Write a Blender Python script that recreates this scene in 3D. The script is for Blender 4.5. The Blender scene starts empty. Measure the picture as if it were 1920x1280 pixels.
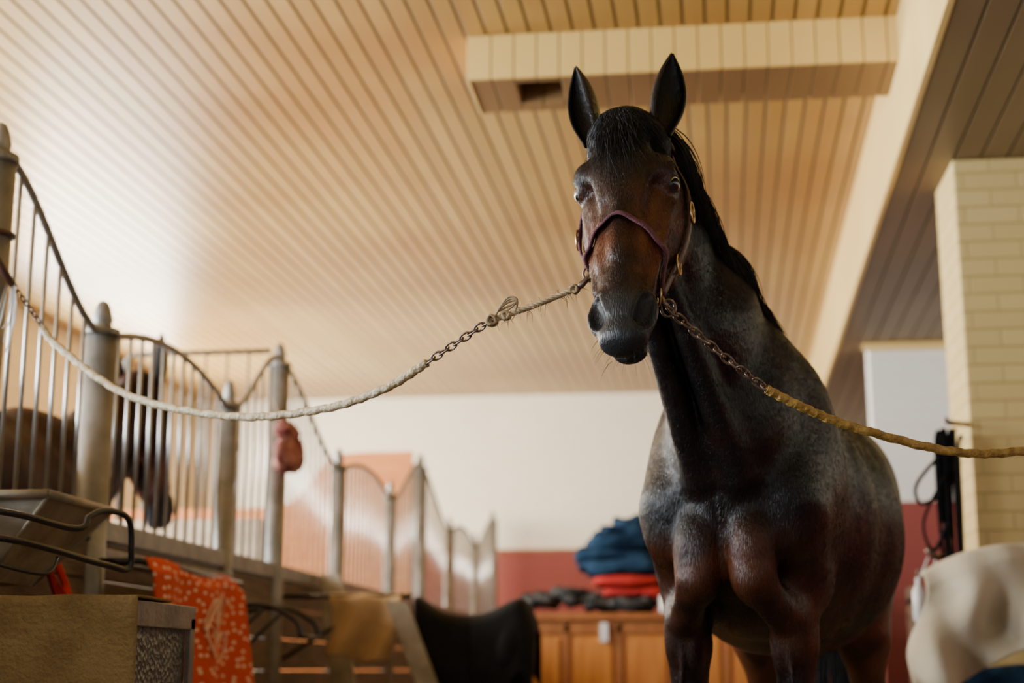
import bpy, math, random
import numpy as np
from mathutils import Vector, Matrix, noise
from mathutils.bvhtree import BVHTree
random.seed(7); np.random.seed(7)
V=Vector
# ------------------------------------------------------------------ materials
def new_mat(name):
    m=bpy.data.materials.new(name); m.use_nodes=True
    nt=m.node_tree; b=nt.nodes['Principled BSDF']; return m,nt,b
def mat(name,c1,c2=None,scale=6,rough=.6,metal=0,bump=0,bscale=None,coat=0,stretch=(1,1,1),detail=4,spec=.5,lo=.35,hi=.65):
    m,nt,b=new_mat(name)
    b.inputs['Roughness'].default_value=rough; b.inputs['Metallic'].default_value=metal
    b.inputs['Coat Weight'].default_value=coat; b.inputs['Specular IOR Level'].default_value=spec
    tc=nt.nodes.new('ShaderNodeTexCoord'); mp=nt.nodes.new('ShaderNodeMapping')
    mp.inputs['Scale'].default_value=stretch
    nt.links.new(tc.outputs['Object'],mp.inputs['Vector'])
    n=nt.nodes.new('ShaderNodeTexNoise'); n.inputs['Scale'].default_value=scale; n.inputs['Detail'].default_value=detail
    nt.links.new(mp.outputs['Vector'],n.inputs['Vector'])
    r=nt.nodes.new('ShaderNodeValToRGB'); r.color_ramp.elements[0].position=lo; r.color_ramp.elements[1].position=hi
    c2=c2 or c1
    r.color_ramp.elements[0].color=(*c1,1); r.color_ramp.elements[1].color=(*c2,1)
    nt.links.new(n.outputs['Fac'],r.inputs['Fac']); nt.links.new(r.outputs['Color'],b.inputs['Base Color'])
    if bump:
        n2=nt.nodes.new('ShaderNodeTexNoise'); n2.inputs['Scale'].default_value=bscale or scale*4; n2.inputs['Detail'].default_value=6
        nt.links.new(mp.outputs['Vector'],n2.inputs['Vector'])
        bp=nt.nodes.new('ShaderNodeBump'); bp.inputs['Strength'].default_value=bump; bp.inputs['Distance'].default_value=.02
        nt.links.new(n2.outputs['Fac'],bp.inputs['Height']); nt.links.new(bp.outputs['Normal'],b.inputs['Normal'])
    return m
def math_node(nt,op,a,b=None):
    n=nt.nodes.new('ShaderNodeMath'); n.operation=op
    for i,v in enumerate((a,b)):
        if v is None: continue
        if isinstance(v,(int,float)): n.inputs[i].default_value=v
        else: nt.links.new(v,n.inputs[i])
    return n.outputs[0]
def plank_mat(name,ca,cb,stain,rough,skew=0.02,pitch=.1,axis='X'):
    m,nt,b=new_mat(name)
    tc=nt.nodes.new('ShaderNodeTexCoord'); sp=nt.nodes.new('ShaderNodeSeparateXYZ')
    nt.links.new(tc.outputs['Object'],sp.inputs[0])
    sx=math_node(nt,'SUBTRACT',sp.outputs['X'],math_node(nt,'MULTIPLY',sp.outputs['Y'],skew))
    if axis=='Y': sx=sp.outputs['Y']
    fl=math_node(nt,'FLOOR',math_node(nt,'DIVIDE',sx,pitch))
    wn=nt.nodes.new('ShaderNodeTexWhiteNoise'); wn.noise_dimensions='1D'; nt.links.new(fl,wn.inputs['W'])
    mx=nt.nodes.new('ShaderNodeMix'); mx.data_type='RGBA'
    mx.inputs['A'].default_value=(*ca,1); mx.inputs['B'].default_value=(*cb,1)
    nt.links.new(wn.outputs['Value'],mx.inputs['Factor'])
    n=nt.nodes.new('ShaderNodeTexNoise'); n.inputs['Scale'].default_value=.5; n.inputs['Detail'].default_value=5
    nt.links.new(tc.outputs['Object'],n.inputs['Vector'])
    r=nt.nodes.new('ShaderNodeValToRGB'); r.color_ramp.elements[0].position=.40; r.color_ramp.elements[1].position=.66
    nt.links.new(n.outputs['Fac'],r.inputs['Fac'])
    m2=nt.nodes.new('ShaderNodeMix'); m2.data_type='RGBA'; m2.inputs['B'].default_value=(*stain,1)
    nt.links.new(r.outputs['Color'],m2.inputs['Factor']); nt.links.new(mx.outputs['Result'],m2.inputs['A'])
    nt.links.new(m2.outputs['Result'],b.inputs['Base Color'])
    b.inputs['Roughness'].default_value=rough
    return m
def brick_mat(name,c1,c2,mortar,bw,rh,ms,rough=.6,bump=.4,wains=None,wz=2.0):
    m,nt,b=new_mat(name)
    tc=nt.nodes.new('ShaderNodeTexCoord'); sp=nt.nodes.new('ShaderNodeSeparateXYZ'); nt.links.new(tc.outputs['Object'],sp.inputs[0])
    cb=nt.nodes.new('ShaderNodeCombineXYZ')
    nt.links.new(math_node(nt,'ADD',sp.outputs['X'],sp.outputs['Y']),cb.inputs['X']); nt.links.new(sp.outputs['Z'],cb.inputs['Y'])
    br=nt.nodes.new('ShaderNodeTexBrick'); nt.links.new(cb.outputs[0],br.inputs['Vector'])
    br.inputs['Color1'].default_value=(*c1,1); br.inputs['Color2'].default_value=(*c2,1); br.inputs['Mortar'].default_value=(*mortar,1)
    br.inputs['Scale'].default_value=1; br.inputs['Brick Width'].default_value=bw; br.inputs['Row Height'].default_value=rh
    br.inputs['Mortar Size'].default_value=ms; br.inputs['Mortar Smooth'].default_value=.4
    col=br.outputs['Color']
    n=nt.nodes.new('ShaderNodeTexNoise'); n.inputs['Scale'].default_value=1.2; n.inputs['Detail'].default_value=6
    nt.links.new(tc.outputs['Object'],n.inputs['Vector'])
    mm=nt.nodes.new('ShaderNodeMix'); mm.data_type='RGBA'; mm.blend_type='MULTIPLY'
    mm.inputs['Factor'].default_value=.2
    nt.links.new(col,mm.inputs['A'])
    mm2=nt.nodes.new('ShaderNodeRGBToBW'); nt.links.new(n.outputs['Color'],mm2.inputs[0]); nt.links.new(mm2.outputs[0],mm.inputs['B'])
    col=mm.outputs['Result']
    if wains:
        g=math_node(nt,'GREATER_THAN',sp.outputs['Z'],wz)
        m3=nt.nodes.new('ShaderNodeMix'); m3.data_type='RGBA'; nt.links.new(g,m3.inputs['Factor'])
        m3.inputs['A'].default_value=(*wains,1); nt.links.new(col,m3.inputs['B']); col=m3.outputs['Result']
    nt.links.new(col,b.inputs['Base Color']); b.inputs['Roughness'].default_value=rough
    bp=nt.nodes.new('ShaderNodeBump'); bp.inputs['Strength'].default_value=bump; bp.inputs['Distance'].default_value=.01; bp.invert=True
    nt.links.new(br.outputs['Fac'],bp.inputs['Height']); nt.links.new(bp.outputs['Normal'],b.inputs['Normal'])
    return m
# ------------------------------------------------------------------ builder
COL=bpy.context.scene.collection
def link(o,parent=None):
    COL.objects.link(o)
    if parent: o.parent=parent
    return o
def empty(name):
    e=bpy.data.objects.new(name,None); e.empty_display_size=.1; return link(e)
class B:
    def __init__(s): s.v=[];s.f=[];s.m=[];s.s=[]
    def add(s,vs,fs,mi=0,sm=False):
        o=len(s.v); s.v+= [tuple(v) for v in vs]
        for f in fs: s.f.append([o+i for i in f]); s.m.append(mi); s.s.append(sm)
    def hexa(s,p,mi=0):
        s.add(p,[(3,2,1,0),(4,5,6,7),(0,1,5,4),(1,2,6,5),(2,3,7,6),(3,0,4,7)],mi)
    def box(s,lo,hi,mi=0):
        x0,y0,z0=lo;x1,y1,z1=hi
        s.hexa([(x0,y0,z0),(x1,y0,z0),(x1,y1,z0),(x0,y1,z0),(x0,y0,z1),(x1,y0,z1),(x1,y1,z1),(x0,y1,z1)],mi)
    def tube(s,path,r,seg=8,mi=0,closed=False,sm=True,up=(0,0,1),mod=None,flat=1.0):
        P=[V(p) for p in path]; n=len(P); R=r if isinstance(r,(list,tuple)) else [r]*n
        ring=[]; prev=None
        for i in range(n):
            if closed: t=(P[(i+1)%n]-P[i-1])
            else: t=P[min(i+1,n-1)]-P[max(i-1,0)]
            if t.length<1e-9: t=V((0,0,1))
            t.normalize()
            if prev is None:
                a=V(up)
                if abs(a.dot(t))>.95: a=V((1,0,0))
            else: a=prev
            a=(a-t*a.dot(t)).normalized(); prev=a; b=t.cross(a)
            vs=[]
            for k in range(seg):
                an=2*math.pi*k/seg
                rr=R[i]*(mod(i,an) if mod else 1)
                vs.append(P[i]+a*(rr*math.cos(an))+b*(rr*flat*math.sin(an)))
            ring.append(vs)
        fs=[]; m=n if closed else n-1
        for i in range(m):
            j=(i+1)%n
            for k in range(seg):
                k2=(k+1)%seg
                fs.append((i*seg+k,i*seg+k2,j*seg+k2,j*seg+k))
        if not closed:
            fs.append(tuple(reversed(range(seg)))); fs.append(tuple((n-1)*seg+k for k in range(seg)))
        s.add([v for q in ring for v in q],fs,mi,sm)
    def lathe(s,c,prof,seg=20,mi=0,sm=True):
        c=V(c); vs=[];fs=[]
        for r,z in prof:
            for k in range(seg):
                a=2*math.pi*k/seg; vs.append(c+V((r*math.cos(a),r*math.sin(a),z)))
        n=len(prof)
        for i in range(n-1):
            for k in range(seg):
                k2=(k+1)%seg; fs.append((i*seg+k,i*seg+k2,(i+1)*seg+k2,(i+1)*seg+k))
        fs.append(tuple(reversed(range(seg)))); fs.append(tuple((n-1)*seg+k for k in range(seg)))
        s.add(vs,fs,mi,sm)
    def grid(s,fn,nu,nv,mi=0,sm=True):
        vs=[fn(i/nu,j/nv) for i in range(nu+1) for j in range(nv+1)]
        fs=[(i*(nv+1)+j,(i+1)*(nv+1)+j,(i+1)*(nv+1)+j+1,i*(nv+1)+j+1) for i in range(nu) for j in range(nv)]
        s.add(vs,fs,mi,sm)
    def pillow(s,c,r,e=.5,seed=0,amp=.08,freq=6,mi=0,nu=28,nv=18,rot=0):
        c=V(c); cr,sr=math.cos(rot),math.sin(rot)
        def pw(x,p): return math.copysign(abs(x)**p,x)
        vs=[];fs=[]
        for i in range(nv+1):
            th=-math.pi/2+math.pi*i/nv
            for k in range(nu):
                ph=2*math.pi*k/nu
                x=pw(math.cos(th),e)*pw(math.cos(ph),e);y=pw(math.cos(th),e)*pw(math.sin(ph),e);z=pw(math.sin(th),e*1.4)
                p=V((x*r[0],y*r[1],z*r[2])); w=c+V((p.x*cr-p.y*sr,p.x*sr+p.y*cr,p.z))
                d=noise.noise(w*freq+V((seed,seed*2,0)))*amp
                nn=V((x/r[0],y/r[1],z/r[2])).normalized()
                w+=V((nn.x*cr-nn.y*sr,nn.x*sr+nn.y*cr,nn.z))*d; vs.append(w)
        for i in range(nv):
            for k in range(nu):
                k2=(k+1)%nu; fs.append((i*nu+k,i*nu+k2,(i+1)*nu+k2,(i+1)*nu+k))
        s.add(vs,fs,mi,True)
    def ribbon(s,P,W,O,w,t,mi=0,closed=False):
        n=len(P); vs=[]
        for p,wd,o in zip(P,W,O):
            vs+=[p-wd*w/2,p+wd*w/2,p+wd*w/2*.85+o*t,p-wd*w/2*.85+o*t]
        fs=[]
        for i in range(n if closed else n-1):
            j=(i+1)%n
            for k in range(4):
                k2=(k+1)%4; fs.append((i*4+k,i*4+k2,j*4+k2,j*4+k))
        if not closed: fs+=[(3,2,1,0),tuple((n-1)*4+k for k in range(4))]
        s.add(vs,fs,mi,True)
    def build(s,name,mats,parent=None,bevel=0,solid=0,sub=0):
        me=bpy.data.meshes.new(name); me.from_pydata(s.v,[],s.f)
        me.polygons.foreach_set('material_index',s.m); me.polygons.foreach_set('use_smooth',s.s)
        for m in (mats if isinstance(mats,(list,tuple)) else [mats]): me.materials.append(m)
        me.update(); o=bpy.data.objects.new(name,me); link(o,parent)
        if solid:
            q=o.modifiers.new('solid','SOLIDIFY'); q.thickness=solid; q.offset=0
        if bevel:
            q=o.modifiers.new('bev','BEVEL'); q.width=bevel; q.segments=2; q.limit_method='ANGLE'
        if sub:
            q=o.modifiers.new('sub','SUBSURF'); q.levels=sub; q.render_levels=sub
        return o
# ------------------------------------------------------------------ material set
M_ceil=plank_mat('ceiling_varnished_planks',(.50,.325,.10),(.40,.245,.07),(.34,.175,.042),.34)
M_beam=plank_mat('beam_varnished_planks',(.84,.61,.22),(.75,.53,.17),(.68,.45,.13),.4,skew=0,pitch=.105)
M_beamU=plank_mat('beam_underside_painted_shade',(.28,.165,.06),(.22,.13,.045),(.18,.095,.03),.5,skew=0,pitch=.105)  # shade of the beam underside painted in as a darker plank colour
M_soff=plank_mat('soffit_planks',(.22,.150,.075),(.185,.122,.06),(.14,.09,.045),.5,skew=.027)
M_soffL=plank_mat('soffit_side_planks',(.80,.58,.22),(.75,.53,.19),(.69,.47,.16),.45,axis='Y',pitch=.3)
M_backw=brick_mat('painted_brick_back_wall',(.90,.86,.70),(.88,.83,.66),(.80,.74,.55),.26,.09,.005,wains=(.24,.045,.032),wz=2.0,bump=.15)
M_leftw=brick_mat('painted_brick_left_wall',(.84,.75,.56),(.80,.71,.52),(.7,.6,.42),.26,.09,.006,bump=.2)
M_colm=brick_mat('yellow_painted_brick',(.70,.52,.20),(.66,.48,.18),(.52,.36,.12),.24,.082,.005,bump=.55)
M_floor=mat('concrete_floor',(.20,.17,.13),(.28,.24,.20),scale=3,rough=.8,bump=.3)
M_post=mat('worn_grey_paint',(.17,.16,.14),(.28,.26,.23),scale=9,rough=.40,metal=.35,bump=.15,bscale=40)
M_bar=mat('galvanised_bar',(.34,.33,.31),(.46,.45,.42),scale=14,rough=.30,metal=.75)
M_board=mat('dark_stall_boards',(.08,.05,.03),(.14,.09,.055),scale=5,rough=.7,stretch=(1,1,6),bump=.3)
M_lime=mat('limewashed_boards',(.60,.46,.30),(.74,.60,.43),scale=4,rough=.8,stretch=(1,1,5),bump=.2)
M_orange=mat('orange_plywood',(.60,.20,.045),(.72,.27,.07),scale=3,rough=.6,stretch=(1,1,8))
M_trough=mat('dusty_galvanised_sheet',(.20,.165,.11),(.34,.30,.23),scale=7,rough=.5,metal=.3,bump=.25)
M_black=mat('black_painted_steel',(.010,.010,.012),(.016,.016,.018),rough=.3)
M_khaki=mat('khaki_canvas',(.19,.125,.05),(.34,.235,.10),scale=6,rough=.95,bump=.5,bscale=80,detail=8,spec=.2)
M_tan=mat('tan_cloth',(.42,.26,.12),(.52,.34,.17),scale=6,rough=.9,bump=.3,bscale=60)
M_cream=mat('cream_towel',(.55,.48,.34),(.68,.61,.46),scale=5,rough=.95,bump=.6,bscale=120,spec=.2)
M_cab=mat('orange_varnished_wood',(.46,.16,.025),(.60,.24,.045),scale=3,rough=.35,stretch=(8,8,.8),bump=.1)
M_cabd=mat('cabinet_trim_wood',(.26,.085,.018),(.36,.13,.03),scale=3,rough=.4,stretch=(6,6,1))
M_navy=mat('navy_quilt',(.007,.020,.05),(.022,.06,.12),scale=8,rough=.95,bump=.8,bscale=30,spec=.1)
M_navy2=mat('dark_blanket',(.010,.013,.016),(.09,.09,.09),scale=14,rough=.95,bump=.8,bscale=30,spec=.1)
M_red=mat('red_blanket',(.38,.022,.022),(.50,.035,.03),scale=5,rough=.9,bump=.4,spec=.2)
M_leather=mat('black_leather',(.004,.004,.005),(.007,.007,.008),scale=8,rough=.7,bump=.1,spec=.12)
M_maroon=mat('maroon_bag_cloth',(.17,.035,.04),(.50,.24,.20),scale=16,rough=.9,bump=.5,spec=.2)
M_white=mat('white_enamel',(.75,.75,.75),rough=.3)
M_halter=mat('burgundy_nylon_webbing',(.10,.024,.038),(.16,.048,.065),scale=60,rough=.75,bump=.5,bscale=300)
M_hleath=mat('brown_leather_strap',(.05,.016,.011),(.09,.03,.02),scale=20,rough=.45)
M_brass=mat('brass',(.60,.42,.20),rough=.3,metal=1)
M_steel=mat('rusty_chain_steel',(.12,.07,.05),(.28,.22,.18),scale=60,rough=.4,metal=.9)
M_hose=mat('yellowed_rope_hose',(.42,.31,.15),(.66,.55,.36),scale=40,rough=.35,bump=.5,bscale=120)
M_hoseR=mat('amber_rope_hose',(.30,.165,.03),(.58,.37,.09),scale=40,rough=.3,bump=.5,bscale=120)
M_twine=mat('jute_twine',(.30,.21,.11),(.46,.34,.20),scale=40,rough=.9)
M_grey=mat('tread_plate',(.13,.14,.15),(.19,.20,.21),scale=20,rough=.4,metal=.6)
nt=M_grey.node_tree; b=nt.nodes['Principled BSDF']; tc=nt.nodes.new('ShaderNodeTexCoord'); vo=nt.nodes.new('ShaderNodeTexVoronoi'); vo.inputs['Scale'].default_value=70
nt.links.new(tc.outputs['Object'],vo.inputs['Vector']); bp=nt.nodes.new('ShaderNodeBump'); bp.inputs['Strength'].default_value=.8; bp.inputs['Distance'].default_value=.01
nt.links.new(vo.outputs['Distance'],bp.inputs['Height']); nt.links.new(bp.outputs['Normal'],b.inputs['Normal'])
def dot_mat():
    m,nt,b=new_mat('red_towel_white_dots')
    tc=nt.nodes.new('ShaderNodeTexCoord'); sp=nt.nodes.new('ShaderNodeSeparateXYZ'); nt.links.new(tc.outputs['Object'],sp.inputs[0])
    cb=nt.nodes.new('ShaderNodeCombineXYZ'); nt.links.new(sp.outputs['Y'],cb.inputs['X']); nt.links.new(sp.outputs['Z'],cb.inputs['Y'])
    mp=nt.nodes.new('ShaderNodeMapping'); mp.inputs['Scale'].default_value=(.5,1,1); nt.links.new(cb.outputs[0],mp.inputs['Vector'])
    vo=nt.nodes.new('ShaderNodeTexVoronoi'); vo.voronoi_dimensions='2D'; vo.inputs['Scale'].default_value=30; vo.inputs['Randomness'].default_value=.7
    nt.links.new(mp.outputs[0],vo.inputs['Vector'])
    d=math_node(nt,'LESS_THAN',vo.outputs['Distance'],.20)
    mx=nt.nodes.new('ShaderNodeMix'); mx.data_type='RGBA'; mx.inputs['A'].default_value=(.58,.065,.025,1); mx.inputs['B'].default_value=(.80,.60,.46,1)
    nt.links.new(d,mx.inputs['Factor']); nt.links.new(mx.outputs['Result'],b.inputs['Base Color']); b.inputs['Roughness'].default_value=.95
    return m
M_dot=dot_mat()
# ------------------------------------------------------------------ room
H=3.66; YB=15.6; XL=-5.3; XR=3.7; Y0=-2.0
bb=B(); bb.box((XL-.3,Y0-.3,-.1),(XR+.3,YB+.3,0)); bb.build('floor',M_floor)
bb=B(); bb.box((XL-.2,YB,0),(XR+.2,YB+.2,H+.1)); bb.build('wall_back',M_backw)
bb=B(); bb.box((XR,Y0,0),(XR+.2,YB,H+.1)); bb.build('wall_right',M_backw)
wins=[(0.6,2.8),(3.9,6.1),(7.2,9.4)]
WZ0,WZ1=1.7,3.3
bb=B(); bb.box((XL-.2,Y0,0),(XL,YB,WZ0)); bb.box((XL-.2,Y0,WZ1),(XL,YB,H+.1))
ys=[Y0]+[y for w in wins for y in w]+[YB]
for i in range(0,len(ys),2): bb.box((XL-.2,ys[i],WZ0),(XL,ys[i+1],WZ1))
bb.build('wall_left',M_leftw)
for i,(a,c) in enumerate(wins):
    bb=B()
    for z in (WZ0,(WZ0+WZ1)/2-.02,WZ1-.05): bb.box((XL-.14,a,z),(XL-.08,c,z+.05))
    for y in (a,(a+c)/2-.025,c-.05): bb.box((XL-.14,y,WZ0),(XL-.08,y+.05,WZ1))
    bb.build('window_%d'%(i+1),M_white)
bb=B(); sk=.02; x=XL-.3
while x<1.35:
    p=.1; c=.008; dz=.009
    vs=[]
    for y in (Y0,YB):
        ox=x+sk*y
        for (dx,z) in ((0,H+dz),(c,H),(p-c,H),(p-.002,H+dz)): vs.append((ox+dx,y,z))
    bb.add(vs,[(1,2,6,5)],0); bb.add(vs,[(0,1,5,4),(2,3,7,6)],1)
    x+=.1
bb.box((XL-.3,Y0,H+.010),(XR+.3,YB,H+.1),1)
M_groove=mat('ceiling_groove_wood',(.13,.075,.025),(.16,.09,.03),rough=.5)
bb.build('ceiling',[M_ceil,M_groove])
def sx(y): return .82+.025*y
ZS=3.1
bb=B(); y0,y1=Y0,YB
n=40
for i in range(n):
    a=y0+(y1-y0)*i/n; c=y0+(y1-y0)*(i+1)/n-.006
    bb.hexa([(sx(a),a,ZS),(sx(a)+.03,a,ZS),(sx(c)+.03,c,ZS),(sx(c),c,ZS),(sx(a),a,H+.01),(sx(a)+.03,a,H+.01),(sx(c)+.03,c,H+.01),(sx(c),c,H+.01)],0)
x=0.03
while x<3.0:
    w=.112
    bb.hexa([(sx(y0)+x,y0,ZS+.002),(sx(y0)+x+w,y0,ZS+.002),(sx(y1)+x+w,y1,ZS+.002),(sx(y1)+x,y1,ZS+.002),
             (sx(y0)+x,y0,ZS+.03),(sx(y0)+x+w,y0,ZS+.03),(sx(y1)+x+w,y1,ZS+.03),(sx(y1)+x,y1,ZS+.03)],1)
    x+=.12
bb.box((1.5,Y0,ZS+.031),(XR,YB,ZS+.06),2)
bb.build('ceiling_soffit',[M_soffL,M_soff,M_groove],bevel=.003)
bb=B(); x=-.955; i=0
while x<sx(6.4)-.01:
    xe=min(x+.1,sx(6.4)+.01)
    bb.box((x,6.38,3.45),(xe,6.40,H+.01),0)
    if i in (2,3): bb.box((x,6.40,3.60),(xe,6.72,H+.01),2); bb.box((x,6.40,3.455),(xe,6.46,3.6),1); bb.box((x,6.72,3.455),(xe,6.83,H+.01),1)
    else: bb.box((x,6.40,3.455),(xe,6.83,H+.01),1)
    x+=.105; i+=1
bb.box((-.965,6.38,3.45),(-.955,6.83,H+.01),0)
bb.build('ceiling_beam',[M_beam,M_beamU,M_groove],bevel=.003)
bb=B(); bb.box((1.245,6.75,0),(2.0,7.23,ZS)); bb.build('brick_column',M_colm,bevel=.01)
bb=B(); bb.box((1.32,10.8,0),(XR,11.0,ZS)); bb.build('wall_partition',brick_mat('painted_partition_wall',(.92,.90,.84),(.90,.88,.82),(.86,.83,.75),.26,.09,.004,wains=(.25,.05,.04),wz=1.96,bump=.1))
bb=B(); bb.box((1.28,10.76,ZS-.05),(XR,10.8,ZS)); bb.build('trim_1',M_soffL)
bb=B(); bb.box((XL,YB-.02,2.0),(XR,YB,2.03)); bb.build('trim_2',M_cabd)
# ------------------------------------------------------------------ stall fronts
SX=-2.016
tall=[.3,4.02,7.13,11.1,15.35]
small=[(1.3,3.1),(4.87,6.34),(8.45,9.98),(12.5,14.0)]
RAIL=1.28
def post(bb,y,top,r):
    zb=top-.13
    bb.lathe((SX,y,0),[(r,0.0),(r,zb)],24)
    bb.lathe((SX,y,zb),[(r*1.12,0),(r*1.16,.012),(r*1.12,.026),(r*.62,.034),(r*.6,.05),(r*.66,.06),(r*.5,.1),(r*.33,.122),(r*.1,.13)],24)
def stall(idx):
    e=empty('horse_stall' )
    t0,t1=tall[idx],tall[idx+1]; s0,s1=small[idx]
    bb=B(); post(bb,t0,2.40,.052)
    if idx==3: post(bb,t1-.04,2.40,.052)
    post(bb,s0,2.06,.056 if idx==1 else .046); post(bb,s1,2.06,.042)
    for y in (s0,s1):
        for z in (1.45,1.75): bb.box((SX-.02,y+.03,z),(SX+.03,y+.085,z+.035))
    bb.build('posts',M_post,e)
    def zt(seg,t):
        S=t*t*(3-2*t)
        if seg==0: return 2.32+(1.94-2.32)*(.75*S+.25*t)
        if seg==1: return 1.93+.11*math.sin(math.pi*t)**.8
        return 1.94+(2.32-1.94)*(.75*S+.25*t)
    bars=B(); rails=B(); boards=B()
    for seg,(a,c) in enumerate(((t0,s0),(s0,s1),(s1,t1))):
        a2,c2=a+.045,c-.045
        pts=[(SX,a2+(c2-a2)*k/24,zt(seg,k/24)) for k in range(25)]
        rails.tube(pts,.014,8)
        nb=max(3,int(round((c2-a2)/.115)))
        for k in range(1,nb):
            t=k/nb; y=a2+(c2-a2)*t
            bars.tube([(SX,y,RAIL-.02),(SX,y,zt(seg,t))],.0075,8)
        rails.box((SX-.03,a2,RAIL-.05),(SX+.03,c2,RAIL+.02))
        if seg==1: rails.box((SX-.022,a2,RAIL-.12),(SX+.035,c2,RAIL-.075))
        z=.05
        while z<RAIL-.06:
            z2=min(z+.145,RAIL-.055); boards.box((SX-.02,a2,z),(SX+.015,c2,z2)); z+=.15
        rails.box((SX-.025,a2,.0),(SX+.025,c2,.05))
    bars.build('grille_bars',M_bar,e); rails.build('rails',M_post,e,bevel=.004); boards.build('lower_boards',M_board,e,bevel=.003)
    pb=B(); pw=B()
    if idx<3:
        yp=t1
        if idx==2:
            xs_=[SX-.06-(3.2)*k/40 for k in range(41)]
            def zo(x): return 2.0+.42*(1/(1+math.exp(-(x+2.85)/.07)))
            for k in range(40):
                xa,xb=xs_[k],xs_[k+1]
                za=zo(xa); zb=zo(xb)
                pw.hexa([(xb,yp-.02,0),(xa,yp-.02,0),(xa,yp+.02,0),(xb,yp+.02,0),(xb,yp-.02,zb),(xa,yp-.02,za),(xa,yp+.02,za),(xb,yp+.02,zb)])
            pw.build('partition_boards',M_orange,e)
        else:
            pw.box((XL+.02,yp-.02,0),(SX-.06,yp+.02,1.52)); pw.build('partition_boards',M_lime,e)
            pb.tube([(SX-.05,yp,2.36),(SX-.75,yp,2.36),(SX-.8,yp,2.33),(SX-.8,yp,1.5)],.014,8)
            for k in range(1,7): pb.tube([(SX-.05-.11*k,yp,1.5),(SX-.05-.11*k,yp,2.36)],.006,8)
            pb.build('partition_grille',M_post,e)
    return e
for i in range(4): stall(i)
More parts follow.
